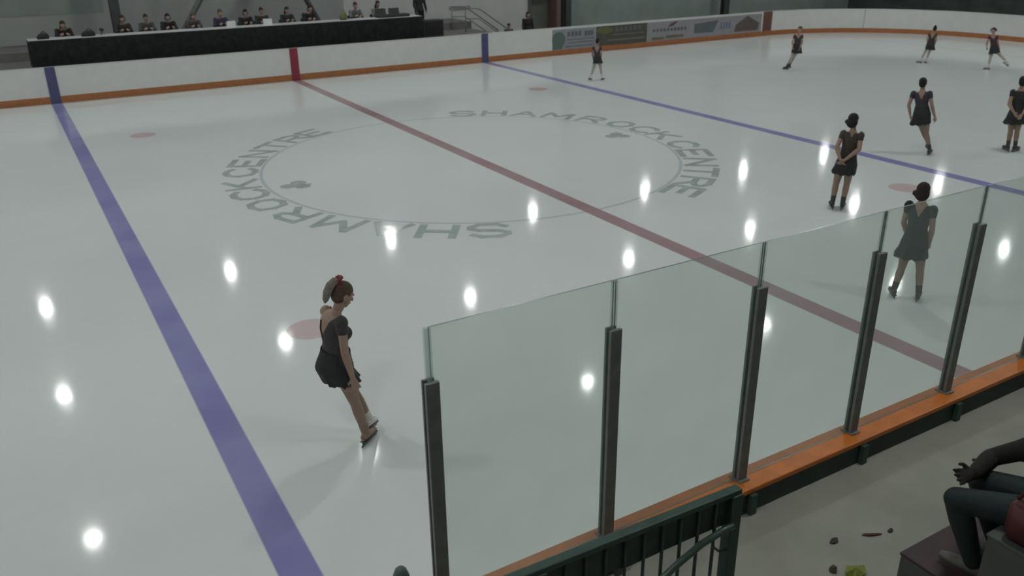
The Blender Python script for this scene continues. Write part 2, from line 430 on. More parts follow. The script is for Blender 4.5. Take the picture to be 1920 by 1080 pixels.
person('skater in brown-black dress standing with hands clasped behind her back', (3.78, -6.93, 0), figure_angle(-52.4),
    dict(pel=(.02, 0, .86), neck=(.05, .01, 1.44), head=(.035, .03, 1.60), shL=(-.095, 0, 1.375), shR=(.185, -.02, 1.37),
         elL=(-.18, -.09, 1.14), wrL=(-.10, -.165, .965), elR=(.19, -.11, 1.14), wrR=(-.01, -.175, .95),
         hipL=(-.065, 0, .82), hipR=(.085, 0, .82), knL=(-.105, .03, .46), knR=(.075, .03, .46), anL=(-.12, 0, AN), anR=(.05, -.02, AN)),
    (.1, 1, 0), (.55, .8, -.1), 1.0, None, None, hair=HAIR_BLACK, hairstyle='bob', voxel=.007, legmat=TIGHTS, bodice=BROWN_F, skirt=BLACK, backcut=.05,
    toes=dict(L=(-.25, 1, 0), R=(.2, 1, 0)), handdir=dict(L=(.45, -.1, -.75), R=(-.7, -.1, -.6)), hem=((-.01, 0, .665), .195, .18))
person('skater in charcoal dress standing with feet apart, seen through the glass', (1.28, -10.15, 0), figure_angle(-57.4),
    dict(pel=(-.03, 0, .83), neck=(-.03, .01, 1.385), head=(-.035, .02, 1.525), shL=(-.175, .02, 1.325), shR=(.115, -.03, 1.31),
         elL=(-.205, .08, 1.06), wrL=(-.14, .16, .86), elR=(.145, -.03, 1.05), wrR=(.145, .03, .84),
         hipL=(-.105, 0, .79), hipR=(.05, 0, .79), knL=(-.13, .02, .45), knR=(.095, .02, .45), anL=(-.175, 0, AN), anR=(.13, 0, AN)),
    (.25, 1, 0), (.35, .9, 0), .96, None, None, hair=HAIR_DARK, hairstyle='bob', voxel=.007, legmat=TIGHTS, bodice=GREYBLACK, skirt=BLACK, backcut=.12,
    toes=dict(L=(-.35, 1, 0), R=(.1, 1, 0)), hem=((-.05, 0, .625), .205, .19))
person('skater in plum and black dress gliding on one leg beyond the right blue line', (8.61, -5.36, 0), figure_angle(-57.2),
    dict(pel=(-.295, 0, .93), neck=(-.36, .01, 1.405), head=(-.375, .02, 1.545), shL=(-.525, 0, 1.325), shR=(-.205, 0, 1.345),
         elL=(-.58, -.04, 1.07), wrL=(-.52, -.03, .86), elR=(-.115, -.04, 1.08), wrR=(-.03, 0, .86),
         hipL=(-.36, .02, .88), hipR=(-.20, -.01, .88), knL=(-.20, .08, .49), knR=(-.135, 0, .49), anL=(-.06, .24, .22), anR=(-.012, 0, AN)),
    (.05, 1, 0), (.1, 1, -.1), .97, None, None, hair=HAIR_BLACK, hairstyle='bun', voxel=.008, legmat=TIGHTS, bodice=PLUM, skirt=BLACK, backcut=.13,
    toes=dict(L=(.3, .8, -.4), R=(.3, 1, 0)), hem=((-.29, 0, .665), .20, .18))
person('skater in dark green-black dress cut off by the right edge of the picture', (10.41, -6.14, 0), figure_angle(-61.5),
    dict(pel=(-.05, 0, .85), neck=(-.075, .01, 1.38), head=(-.06, .02, 1.535), shL=(-.21, 0, 1.31), shR=(.075, 0, 1.31),
         elL=(-.235, -.10, 1.05), wrL=(-.11, -.18, .90), elR=(.12, -.08, 1.05), wrR=(.06, -.18, .88),
         hipL=(-.125, 0, .81), hipR=(.03, 0, .81), knL=(-.095, .02, .46), knR=(.03, .02, .46), anL=(-.085, 0, AN), anR=(.055, 0, AN)),
    (.05, 1, 0), (.2, 1, 0), .98, None, None, hair=HAIR_BLACK, hairstyle='bun', voxel=.008, legmat=TIGHTS, bodice=GREYBLACK, skirt=BLACK,
    toes=dict(L=(-.55, .85, 0), R=(.55, .85, 0)), backcut=0., hem=((-.065, 0, .625), .205, .18), boots=(DARK_BOOT, DARK_BOOT))
person('small skater in dark dress and pale tights in front of the advertising boards', (8.53, 7.09, 0), figure_angle(-36.1),
    dict(pel=(.03, 0, .68), neck=(.01, .01, 1.125), head=(.02, .01, 1.26), shL=(-.11, 0, 1.06), shR=(.11, 0, 1.06),
         elL=(-.145, -.03, .86), wrL=(-.12, .08, .70), elR=(.145, -.03, .86), wrR=(.14, .06, .69),
         hipL=(-.045, 0, .65), hipR=(.09, 0, .65), knL=(-.105, .03, .37), knR=(.145, .02, .37), anL=(-.185, 0, .108), anR=(.195, 0, .108)),
    (.2, 1, 0), (.3, .9, -.2), .81, None, None, hair=HAIR_BLACK, hairstyle='bun', voxel=.009, legmat=TIGHTS_PALE, bodice=PLUM, skirt=BLACK,
    boots=(WHITE_BOOT, WHITE_BOOT), toes=dict(L=(-.5, .9, 0), R=(.5, .9, 0)), hem=((.045, 0, .56), .165, .15))
person('leaning skater in black dress near the end of the advertising boards', (15.47, 5.1, 0), figure_angle(-48.2),
    dict(pel=(.265, 0, .78), neck=(.275, 0, 1.235), head=(.29, -.01, 1.375), shL=(.385, 0, 1.165), shR=(.155, 0, 1.155),
         elL=(.42, -.04, .95), wrL=(.36, -.08, .77), elR=(.09, -.05, .96), wrR=(.12, -.12, .80),
         hipR=(.20, 0, .74), hipL=(.32, 0, .74), knR=(.115, -.03, .40), knL=(.20, .05, .42), anR=(0, 0, .115), anL=(.075, .16, .135)),
    (-.2, -1, 0), (-.4, -.9, -.1), .87, None, None, hair=HAIR_BROWN, hairstyle='bun', voxel=.009, legmat=TIGHTS_PALE, bodice=PLUM, skirt=BLACK,
    toes=dict(R=(-.8, -.4, 0), L=(-.7, -.5, -.1)), hem=((.275, 0, .575), .175, .16))
person('leaning skater in maroon dress left of the pigtailed skater by the end boards', (20.63, 3.36, 0), figure_angle(-55.9),
    dict(pel=(.19, 0, .68), neck=(.21, .01, 1.09), head=(.245, .01, 1.22), shL=(.10, 0, 1.03), shR=(.31, 0, 1.03),
         elL=(.06, -.04, .85), wrL=(.08, .06, .70), elR=(.345, -.03, .85), wrR=(.33, .06, .69),
         hipL=(.125, 0, .64), hipR=(.25, 0, .64), knL=(.045, .03, .37), knR=(.18, .02, .36), anL=(-.06, 0, .105), anR=(.14, 0, .105)),
    (.1, 1, 0), (.1, 1, 0), .79, None, None, hair=HAIR_BLACK, hairstyle='topbun', voxel=.009, legmat=TIGHTS_PALE, bodice=MAROON_F, skirt=GREYBLACK,
    boots=(WHITE_BOOT, WHITE_BOOT), toes=dict(L=(-.8, .5, 0), R=(-.4, .9, 0)), hem=((.205, 0, .485), .165, .15))
person('skater with pigtails stretching one leg behind, rightmost by the curved end boards', (21.13, 1.11, 0), figure_angle(-59.4),
    dict(pel=(.07, 0, .70), neck=(-.035, 0, 1.165), head=(-.075, -.01, 1.305), shL=(.075, 0, 1.105), shR=(-.14, 0, 1.105),
         elL=(.14, .0, .92), wrL=(.20, .02, .77), elR=(-.19, -.03, .92), wrR=(-.17, -.08, .76),
         hipR=(.02, 0, .66), hipL=(.125, 0, .66), knR=(.0, -.02, .38), anR=(0, 0, .11), knL=(.33, .05, .45), anL=(.53, .10, .29)),
    (-.35, -1, 0), (-.4, -.9, -.1), .83, None, None, hair=HAIR_DARK, hairstyle='pigtails', voxel=.009, legmat=TIGHTS_PALE, bodice=MAROON_F, skirt=BLACK,
    boots=(WHITE_BOOT, WHITE_BOOT), toes=dict(R=(-.9, -.3, 0), L=(.75, .1, -.55)), hem=((.095, 0, .555), .175, .16))

# ------------------------------------------------------------------ ice and its markings
def rounded(hw, hl, r, n=16):
    pts = []
    for cx, cy, a0 in ((hl-r, hw-r, 0), (-(hl-r), hw-r, 90), (-(hl-r), -(hw-r), 180), (hl-r, -(hw-r), 270)):
        for k in range(n+1):
            a = R(a0+90*k/n); pts.append((cx+r*math.cos(a), cy+r*math.sin(a)))
    return pts
bm = bmesh.new()
o_ = [bm.verts.new((x, y, 0)) for x, y in rounded(HW+.02, HL+.02, CR)]
u_ = [bm.verts.new((v.co.x, v.co.y, -.08)) for v in o_]
bm.faces.new(o_); bm.faces.new(u_[::-1])
for k in range(len(o_)):
    bm.faces.new((o_[k-1], u_[k-1], u_[k], o_[k]))
ICE = ice_material()
ice = struct('floor', bm, ICE)
# lettering: tops outward, read clockwise, twice round the circle
LETTER = mat('faded green-grey ice paint', (.44, .49, .475), .12, var=.14, scale=4)
def strokes(ch):
    A = {'S': [[(.95,.82),(.7,1),(.25,1),(.03,.82),(.03,.65),(.25,.53),(.75,.47),(.97,.33),(.97,.17),(.75,0),(.25,0),(.03,.18)]],
         'H': [[(.05,0),(.05,1)],[(.95,0),(.95,1)],[(.05,.5),(.95,.5)]], 'A': [[(0,0),(.5,1),(1,0)],[(.2,.36),(.8,.36)]],
         'M': [[(0,0),(.08,1),(.5,.3),(.92,1),(1,0)]], 'R': [[(.05,0),(.05,1),(.7,1),(.95,.85),(.95,.65),(.7,.5),(.05,.5)],[(.55,.5),(1,0)]],
         'O': [[(.5,1),(.15,.88),(.02,.5),(.15,.12),(.5,0),(.85,.12),(.98,.5),(.85,.88),(.5,1)]],
         'C': [[(.97,.8),(.75,.97),(.45,1),(.15,.86),(.02,.5),(.15,.14),(.45,0),(.75,.03),(.97,.2)]], 'K': [[(.05,0),(.05,1)],[(.95,1),(.05,.42)],[(.35,.62),(1,0)]],
         'E': [[(.95,1),(.05,1),(.05,0),(.95,0)],[(.05,.5),(.75,.5)]], 'N': [[(.05,0),(.05,1),(.95,0),(.95,1)]], 'T': [[(0,1),(1,1)],[(.5,0),(.5,1)]]}
    return A[ch]
def flat_stroke(bm, pts, w, z):
    pts = [V(p) for p in pts]
    for a, b in zip(pts, pts[1:]):
        z += .0001; d = (b-a).normalized(); nn = V((-d.y, d.x))*w/2; e = d*w*.35
        q = [a-e+nn, a-e-nn, b+e-nn, b+e+nn]
        bm.faces.new([bm.verts.new((p.x, p.y, z)) for p in q][::-1])
ANG = [65, 55, 45, 34, 22.5, 11.5, 2, -7, -18.5, -28, -37.5, -46.5, -55.5, -64]
for half in (0, 180):
    for i, (ch, a) in enumerate(zip('SHAMROCKCENTRE', ANG)):
        t = R(a+half); wdt = .64 if ch != 'M' else .76
        o = V((math.cos(t), math.sin(t))); tg = V((math.sin(t), -math.cos(t)))     # tops outward, clockwise
        bm = bmesh.new()
        for j, st in enumerate(strokes(ch)):
            flat_stroke(bm, [tuple(o*(4.72+p[1]*.62)+tg*((p[0]-.5)*wdt)) for p in st], .145, .0012+.0013*j)
        obj('painted_letter', bm, LETTER, ice)
for s_ in (1, -1):                                                        # clover marks just inside the circle
    bm = bmesh.new()
    for a in (90, 210, 330):
        cx, cy = s_*4.05+.17*math.cos(R(a+90)), .17*math.sin(R(a+90))+.0
        bm.faces.new([bm.verts.new((cx+.165*math.cos(k*math.pi/10), cy+.165*math.sin(k*math.pi/10), .0012+.0001*a/90)) for k in range(20)])
    flat_stroke(bm, [(s_*4.05, 0), (s_*4.05-.28*s_, -.06)], .06, .0018)
    tag(obj('clover_mark', bm, LETTER, ice), 'faded three-leaf clover painted inside the circle')

# ------------------------------------------------------------------ dasher boards
BOARD_W = mat('white board plastic', (.69, .685, .67), .4, var=.03, scale=3)
KICK = mat('orange kick plate', (.40, .15, .055), .45, var=.1, scale=6)
BLUE_P = mat('blue board stripe', (.08, .085, .19), .5, var=.06)
RED_P = mat('red board stripe', (.27, .03, .055), .5, var=.06)
CAPW = mat('white board cap', (.62, .62, .6), .4, var=.03)
ORANGE = mat('orange cap rail', (.56, .155, .02), .4, var=.13, scale=7)
GREEN = mat('dark green painted steel', (.034, .068, .055), .5, var=.18, scale=12)
GREEN_PLY = mat('dark green painted plywood', (.032, .050, .042), .6, var=.2, scale=5)
def strip(bm, path, z0, z1, t0, t1, mi=0):
    """wall strip along a plan polyline; t0/t1 = offsets to the outside"""
    n = len(path); out = []
    for i, (x, y) in enumerate(path):
        a = V(path[max(i-1, 0)]); b = V(path[min(i+1, n-1)]); d = (b-a).normalized(); nn = V((d.y, -d.x))
        out.append((V((x, y))+nn*t0, V((x, y))+nn*t1))
    R4 = [[bm.verts.new((p.x, p.y, z)) for p, z in ((a, z0), (a, z1), (b, z1), (b, z0))] for a, b in out]
    for q, w in zip(R4, R4[1:]):
        for k in range(4): bm.faces.new((q[k], q[(k+1) % 4], w[(k+1) % 4], w[k])).material_index = mi
    bm.faces.new(R4[0]).material_index = mi; bm.faces.new(R4[-1][::-1]).material_index = mi
KX = HL-CR
far_path = [(-KX, HW), (KX, HW)]
end_path = [(KX+CR*math.sin(R(90*k/20)), HW-CR+CR*math.cos(R(90*k/20))) for k in range(21)] + \
           [(HL, -(HW-CR))]+[(KX+CR*math.cos(R(90*k/16)), -(HW-CR)-CR*math.sin(R(90*k/16))) for k in range(1, 17)]
# in these paths travel is +x then clockwise, so the outside lies to the left: use negative offsets
def boards(label, path):
    t = thing('dasher_board', label, 'rink boards')
    bm = bmesh.new(); strip(bm, path, -.085, 1.05, 0, -.10); obj('board_panel', bm, BOARD_W, t)
    bm = bmesh.new(); strip(bm, path, 0.0, .205, .014, -.002); tag(obj('kick_plate', bm, KICK, t), 'orange kick plate along the bottom')
    bm = bmesh.new(); strip(bm, path, 1.045, 1.075, .006, -.13); obj('cap_rail', bm, CAPW, t)
    return t
bf = boards('long white dasher board along the far side with blue, red and advertising panels', far_path)
for x, m_, l_, w_ in ((-BLUE_X, BLUE_P, 'blue stripe', .14), (0, RED_P, 'red stripe', .14), (BLUE_X, BLUE_P, 'blue stripe', .14)):
    bm = bmesh.new(); bounds(bm, x-w_, x+w_, HW-.022, HW+.0, .0, 1.078)
    tag(obj('line_stripe', bm, m_, bf), l_+' where the ice line meets the boards')
AD = {n: mat('ad '+n, c, .4, var=.06, scale=4) for n, c in dict(green=(.10, .15, .13), pale=(.27, .28, .31), brown=(.085, .078, .06), olive=(.13, .13, .055), white=(.29, .28, .30),
      dark=(.115, .125, .135), red=(.13, .06, .075), blue=(.15, .18, .27), roof=(.11, .092, .085), maroon=(.16, .065, .055), ochre=(.17, .13, .08), grey=(.16, .15, .16)).items()}
def ad(x0, x1, m_, label, bits):
    bm = bmesh.new(); bounds(bm, x0, x1, HW-.012, HW+.001, .21, 1.0)
    p = tag(obj('advertising_panel', bm, m_, bf), label)
    yo = 0.
    for nm, mm, polys in bits:
        for poly in polys:
            yo += .0006; bm = bmesh.new(); w = x1-x0
            a = [bm.verts.new((x0+u*w, HW-.013, .21+v*.79)) for u, v in poly]; b = [bm.verts.new((x0+u*w, HW-.020-yo, .21+v*.79)) for u, v in poly]
            n = len(a); bm.faces.new(a); bm.faces.new(b[::-1])
            for k in range(n): bm.faces.new((a[k-1], a[k], b[k], b[k-1]))
            obj(nm, bm, mm, p)
def q(u0, u1, v0, v1): return [(u0, v0), (u1, v0), (u1, v1), (u0, v1)]
def blob(cx, cy, ru, rv, n=14): return [(cx+ru*math.cos(2*math.pi*k/n), cy+rv*math.sin(2*math.pi*k/n)) for k in range(n)]
ad(10.58, 12.72, AD['pale'], 'pale advertising panel with green block and dark text rows',
   [('emblem', AD['green'], [blob(.14, .5, .15, .38), q(0.01, .22, .03, .28)]),
    ('letter', AD['dark'], [q(.34+i*.085, .34+i*.085+.055, .62, .86) for i in range(4)]+[q(.74+i*.07, .79+i*.07, .6, .84) for i in range(3)]),
    ('text_line', AD['grey'], [q(.34, .95, .44, .49), q(.36, .93, .28, .33), q(.3, .95, .1, .15)])])
ad(12.74, 15.42, AD['brown'], 'dark brown and olive advertising panel',
   [('emblem', AD['olive'], [blob(.16, .78, .16, .18)]), ('letter', AD['dark'], [q(.36+i*.09, .42+i*.09, .68, .9) for i in range(6)]),
    ('text_line', AD['grey'], [q(.3, .92, .5, .55), q(.2, .95, .22, .3)])])
ad(15.44, 17.95, AD['white'], 'whitish advertising panel with a dark red flourish above its text',
   [('emblem', AD['red'], [[(.45, .68), (.55, .72), (.68, .95), (.6, .95), (.5, .84)]]), ('letter', AD['dark'], [q(.12+i*.078, .165+i*.078, .47, .63) for i in range(10)]),
    ('text_line', AD['ochre'], [q(.1, .36, .06, .18), q(.42, .8, .1, .24)])])
ad(17.97, 20.35, AD['white'], 'whitish advertising panel with a dark slanted badge and blue text',
   [('emblem', AD['dark'], [[(.05, .22), (.52, .2), (.64, .84), (.05, .72)]]), ('letter', AD['blue'], [q(.70+i*.07, .74+i*.07, .32, .7) for i in range(4)])])
ad(20.36, 22.20, AD['white'], 'whitish advertising panel with a brown gable roof emblem',
   [('emblem', AD['roof'], [[(.08, .1), (.88, .1), (.92, .5), (.5, .95), (.12, .5)]]), ('text_line', AD['maroon'], [q(.2, .8, .2, .3)])])

be = boards('curved white dasher board round the far right corner and end', end_path)
bm = bmesh.new(); strip(bm, [end_path[0], end_path[1]], .2, 1.077, .016, -.02)
tag(obj('corner_stripe', bm, AD['maroon'], be), 'maroon upright band at the start of the corner')
for k in (9,):
    a, b = V(end_path[k]), V(end_path[k+1]); p = a.lerp(b, .5)
    bm = bmesh.new(); d = (b-a).normalized(); strip(bm, [tuple(p-d*.02), tuple(p+d*.02)], .2, 1.05, .004, -.002)
    obj('panel_seam', bm, mat('board seam', (.42, .42, .41), .5, var=.05), be)

# near boards: the orange cap, green outside, posts and glass
NY = -12.98
bn = thing('dasher_board', 'near rink board with orange cap rail and dark green outer face under the glass', 'rink boards')
bm = bmesh.new(); bounds(bm, -KX, KX, -13.09, -HW, -.085, 1.03, 0); obj('board_panel', bm, BOARD_W, bn)
bm = bmesh.new(); bounds(bm, -KX, KX, -HW-.002, -HW+.014, 0, .205); tag(obj('kick_plate', bm, KICK, bn), 'orange kick plate along the ice')
bm = bmesh.new(); bounds(bm, -KX, KX, -13.125, -HW+.055, 1.03, 1.072); tag(obj('cap_rail', bm, ORANGE, bn, bevel=.008), 'orange cap rail')
bm = bmesh.new(); bounds(bm, -KX, KX, -13.112, -13.09, .862, 1.03); tag(obj('outer_face', bm, GREEN_PLY, bn), 'dark green outer face')
GLASS = glass_material(); GEDGE = mat('glass edge', (.16, .20, .19), .3, var=.05)
POSTM = mat('dark grey metal post', (.165, .175, .168), .5, .1, var=.15, scale=10)
GASK = GLASS.copy(); GASK.name = 'cloudy joint strip'
for nd in GASK.node_tree.nodes:
    if nd.type == 'MAP_RANGE': nd.inputs['To Min'].default_value = .15; nd.inputs['To Max'].default_value = .20
    if nd.type == 'BSDF_DIFFUSE' or nd.type == 'BSDF_TRANSLUCENT': nd.inputs['Color'].default_value = (.48, .53, .53, 1)
X0, DX, ZT, PT = -7.115, 1.182, 2.87, 2.565
order = ['leftmost, at the free end of the glass', 'second from the left', 'third from the left, beside the green railing post', 'fourth from the left', 'fifth from the left', 'sixth from the left, at the right picture edge', 'beyond the right picture edge']
for i in range(7):
    x = X0+i*DX
    t = thing('glass_post', 'dark metal rink glass post, '+order[i], 'post', (x, NY, 1.072), 0, 'posts of the near rink glass')
    bm = bmesh.new()
    bounds(bm, -.040, .040, -.040, -.014, 0, PT-1.072)              # outer flange
    bounds(bm, -.036, .036, .014, .032, 0, PT-1.072)                # inner flange
    bounds(bm, -.008, .008, -.0145, .0145, 0, PT-1.072)             # web
    obj('post_channel', bm, POSTM, t, bevel=.004)
    bm = bmesh.new(); bounds(bm, -.03, .03, -.172, -.133, -.211, -.045); obj('mounting_bracket', bm, GREEN, t, bevel=.004)
    bm = bmesh.new(); bounds(bm, -.05, .05, -.062, .05, .0005, .010); obj('base_plate', bm, POSTM, t, bevel=.002)
    bm = bmesh.new(); bounds(bm, -.019, .019, -.011, -.0075, PT-1.072, ZT-1.075); bounds(bm, -.019, .019, .0075, .011, PT-1.072, ZT-1.075)
    obj('joint_strip', bm, GASK, t)
pos = ['leftmost panel with a free left edge', 'second panel from the left', 'third panel from the left, with red line behind', 'fourth panel from the left', 'fifth panel from the left', 'sixth panel from the left, cut by the picture edge']
for i in range(6):
    bm = bmesh.new(); w = DX-.018
    bounds(bm, -w/2, w/2, -.006, .006, 0, ZT-1.074)
    bm.faces.ensure_lookup_table()
    for f in bm.faces:
        n = f.normal; f.material_index = 0 if abs(n.y) > .5 else 1
    o = obj('rink_glass', bm, [GLASS, GEDGE]); o.location = (X0+(i+.5)*DX, NY, 1.073)
    tag(o, 'greenish rink glass, '+pos[i], 'glass', 'near rink glass sheets')

# ------------------------------------------------------------------ walkway, bleachers and railing on the near side
CONC = floor_material()
CONC_B = mat('bare slab', (.16, .155, .145), .8, var=.1, scale=2)
bm = bmesh.new(); bounds(bm, -34, 34, -20, 18.2, -.30, -.085); struct('floor', bm, CONC_B)
ZF = .86
bm = bmesh.new(); bounds(bm, -34, 34, -20, -13.113, -.085, ZF); struct('floor', bm, CONC)
RISER = mat('grey bleacher riser', (.085, .085, .08), .7, var=.12, scale=6); MAROON = mat('maroon painted tread', (.045, .020, .025), .6, var=.2, scale=9)
GREYW = mat('grey green bench top', (.085, .095, .088), .6, var=.1)
def step(label, x0, x1, y0, y1, z0, z1, tm):
    t = thing('bleacher_step', label, 'bleacher', (x0, y1, z0))
    bm = bmesh.new(); bounds(bm, 0, x1-x0, y0-y1, 0, 0, z1-z0-.02); obj('riser', bm, RISER, t)
    bm = bmesh.new(); bounds(bm, -.008, x1-x0, y0-y1, .008, z1-z0-.02, z1-z0); obj('tread', bm, tm, t, bevel=.006)
step('low bleacher step with maroon tread and grey riser, under the spectator\'s feet', -4.65, 8, -14.645, -14.21, ZF, 1.25, MAROON)
step('higher grey bleacher step the spectator sits on', -4.65, 8, -15.5, -14.655, ZF, 1.70, GREYW)

rail = thing('metal_railing', 'dark green metal railing with upright bars beside the near rink boards', 'railing', (-5.79, -13.9, ZF), math.atan2(.05, -1.6)+math.pi)
RH = 1.10                                                                   # local -x runs left along the boards
bm = bmesh.new(); box(bm, (-1.5, 0, RH-.018), (3.06, .055, .036)); obj('top_rail', bm, GREEN, rail, bevel=.006)
for px in (0, -1.22, -2.9):
    bm = bmesh.new(); bounds(bm, px-.035, px+.035, -.035, .035, 0, RH-.03); bounds(bm, px-.06, px+.06, -.06, .06, 0, .012); obj('post', bm, GREEN, rail, bevel=.005)
bm = bmesh.new(); bounds(bm, -2.87, -.03, .012, .022, RH-.235, RH-.03); tag(obj('infill_panel', bm, GREEN_PLY, rail), 'dark green sheet under the top rail')
for k in range(23):
    bm = bmesh.new(); px = -.12-k*.118
    if abs(px+1.22) < .06: continue
    tube(bm, [(px, 0, .05), (px, 0, RH-.03)], .0095, 8); obj('baluster', bm, GREEN, rail, True)
bm = bmesh.new(); bounds(bm, -2.87, -.03, -.012, .012, .045, .07); obj('bottom_rail', bm, GREEN, rail)
GREENL = mat('worn green handrail', (.055, .085, .072), .35, .2, var=.2, scale=9)
bm = bmesh.new(); tube(bm, [(-.035, -.05, RH-.20), (-.10, -.05, RH-.205), (-.25, -.05, RH-.235), (-.42, -.05, RH-.31), (-.60, -.05, RH-.42), (-.95, -.05, RH-.68), (-1.22, -.05, RH-.88)], .019, 10)
tag(obj('sloping_handrail', bm, GREENL, rail, True), 'thin sloping handrail fixed across the bars')
bm = bmesh.new(); tube(bm, [(-.15, -.02, RH-.27), (-.13, -.02, RH-.33), (-.09, -.02, RH-.37), (-.03, -.02, RH-.385)], .007, 8); obj('scroll', bm, GREEN, rail, True)

# rounded green bollard top just showing at the bottom edge
bm = bmesh.new()
loft(bm, [((0, 0, 0), V((.075, 0, 0)), V((0, .075, 0))), ((0, 0, .02), V((.07, 0, 0)), V((0, .07, 0))), ((0, 0, .03), V((.045, 0, 0)), V((0, .045, 0))), ((0, 0, .96), V((.045, 0, 0)), V((0, .045, 0))),
          ((0, 0, 1.02), V((.04, 0, 0)), V((0, .04, 0))), ((0, 0, 1.055), V((.028, 0, 0)), V((0, .028, 0))), ((0, 0, 1.075), V((.008, 0, 0)), V((0, .008, 0)))], 20)
o = obj('bollard', bm, mat('grey green post paint', (.075, .115, .10), .45, var=.12), None, True); o.location = (-7.55, -13.5, ZF)
tag(o, 'rounded grey-green post top at the bottom edge of the picture', 'post')

# litter on the walkway
LEAF = mat('dark brown scrap', (.05, .032, .028), .8, var=.2)
def scrap(label, x, y, l, w, a, m_, h=.012, cat='litter', name='litter_scrap', nseg=9):
    bm = bmesh.new(); c = [bm.verts.new((l*math.cos(2*math.pi*k/nseg)*(1+.25*random.uniform(-1, 1)), w*math.sin(2*math.pi*k/nseg)*(1+.3*random.uniform(-1, 1)), h*random.uniform(.1, 1))) for k in range(nseg)]
    d = [bm.verts.new((v.co.x*.9, v.co.y*.9, 0)) for v in c]; t_ = bm.verts.new((0, 0, h*1.3)); b_ = bm.verts.new((0, 0, 0))
    for k in range(nseg):
        bm.faces.new((c[k-1], c[k], t_)); bm.faces.new((c[k-1], d[k-1], d[k], c[k])); bm.faces.new((d[k], d[k-1], b_))
    o = obj(name, bm, m_); o.location = (x, y, ZF); o.rotation_euler.z = a
    tag(o, label, cat); return o
scrap('small dark brown scrap on the walkway, nearer the railing', -4.49, -13.64, .05, .025, .2, LEAF)
scrap('thin dark reddish scrap on the walkway, nearer the bleachers', -4.22, -13.73, .065, .018, -.5, mat('dark red scrap', (.07, .02, .022), .8, var=.2))
scrap('tiny brown scrap just right of the thin reddish one', -4.07, -13.77, .03, .015, .1, LEAF)
scrap('crumpled yellow-green wrapper on the walkway at the bottom edge', -4.64, -13.935, .085, .055, .3, mat('yellow green paper', (.21, .23, .035), .6, var=.2), .05, 'litter', 'paper_wrapper', 12)
scrap('dark brown scrap touching the yellow-green wrapper', -4.73, -13.83, .04, .03, .6, LEAF, .02)

# spectator bending forward on the bleachers
JEANS = mat('dark teal trousers', (.0095, .017, .019), .75, var=.2, scale=25)
FURB = mat('dark brown fleece', (.012, .0095, .0085), .9, var=.35, scale=70, bump=.4)
person('spectator in dark brown jacket and dark teal trousers bending forward on the bleachers', (-4.4, -14.52, 1.25), 0,
    dict(pel=(.11, -.31, .585), neck=(.52, .03, .74), head=(.66, .12, .755), shL=(.30, .03, .70), shR=(.56, -.15, .76),
         elL=(.20, .16, .60), wrL=(-.03, .12, .60), elR=(.50, .10, .60), wrR=(.30, .16, .575),
         hipL=(.02, -.30, .54), hipR=(.20, -.27, .54), knL=(-.19, .10, .50), knR=(.09, .14, .50), anL=(-.09, -.02, .095), anR=(.15, -.02, .095)),
    (-.35, .9, 0), (.2, .8, -.5), 1.0, FURB, JEANS, hair=HAIR_DARK, hairstyle='long', voxel=.007, outfit='casual',
    handdir=dict(L=(-.9, .2, .0), R=(-.7, .3, -.3)), toes=dict(L=(-.1, 1, 0), R=(.1, 1, 0)), gloves=mat('dark brown gloves', (.022, .018, .015), .8, var=.2), shoe=mat('grey brown shoe', (.10, .085, .075), .6, var=.1))
bg = thing('handbag', 'small red bag on the bleacher end, left of the bending spectator', 'bag', (-4.575, -14.80, 1.70))
bm = bmesh.new(); box(bm, (0, 0, .12), (.12, .20, .24)); bmesh.ops.bevel(bm, geom=bm.edges[:], offset=.03, segments=3, affect='EDGES')
REDB = mat('red bag fabric', (.075, .011, .014), .6, var=.15); obj('bag_body', bm, REDB, bg, True)
bm = bmesh.new(); tube(bm, [(0, -.08+.16*k/8, .235+.11*math.sin(math.pi*k/8)) for k in range(9)], .009, 8); obj('strap', bm, REDB, bg, True)

# ------------------------------------------------------------------ far side: platform, judges' tables, people, walls
PLAT = mat('dark grey platform', (.16, .15, .148), .7, var=.12, scale=3)
PZ = .99
bm = bmesh.new(); bounds(bm, -15.0, 8.3, 13.25, 17.3, -.085, PZ)
tag(obj('platform', bm, PLAT), 'long dark grey platform behind the far boards', 'platform')
bm = bmesh.new(); bounds(bm, -15.0, 8.3, 15.55, 17.3, PZ, 1.27)
tag(obj('riser_step', bm, PLAT), 'raised back step of the platform behind the seated judges', 'platform')
SKIRT = mat('black green table skirt', (.034, .038, .037), .8, var=.25, scale=6); CLOTH = mat('pale tablecloth', (.45, .45, .46), .7, var=.05)
TX0, TX1, TY, TZ = -7.87, 5.20, 13.55, 1.80
bm = bmesh.new(); n = 520; tops = []; bots = []
for k in range(n+1):
    x = TX0+(TX1-TX0)*k/n; y = TY-.012-.010*math.sin(k*.78)-.006*math.sin(k*.31)
    tops.append(bm.verts.new((x, TY-.008, TZ-.005))); bots.append(bm.verts.new((x, y-.015, PZ+.012)))
tops.insert(0, bm.verts.new((TX0-.005, TY+.78, TZ-.005))); bots.insert(0, bm.verts.new((TX0-.03, TY+.78, PZ+.012)))
tops.append(bm.verts.new((TX1+.005, TY+.78, TZ-.005))); bots.append(bm.verts.new((TX1+.02, TY+.78, PZ+.012)))
for k in range(len(tops)-1): bm.faces.new((tops[k], tops[k+1], bots[k+1], bots[k]))
bmesh.ops.solidify(bm, geom=bm.faces[:], thickness=.004)
tag(obj('table_skirt', bm, SKIRT), 'long black skirt hung along the front of the judges\' tables', 'table skirt')
NT = 5; TW = (TX1-TX0)/NT
where = ['leftmost, behind the left blue board stripe', 'second from the left', 'middle one, behind the red board stripe', 'second from the right', 'rightmost, at the end of the black skirt']
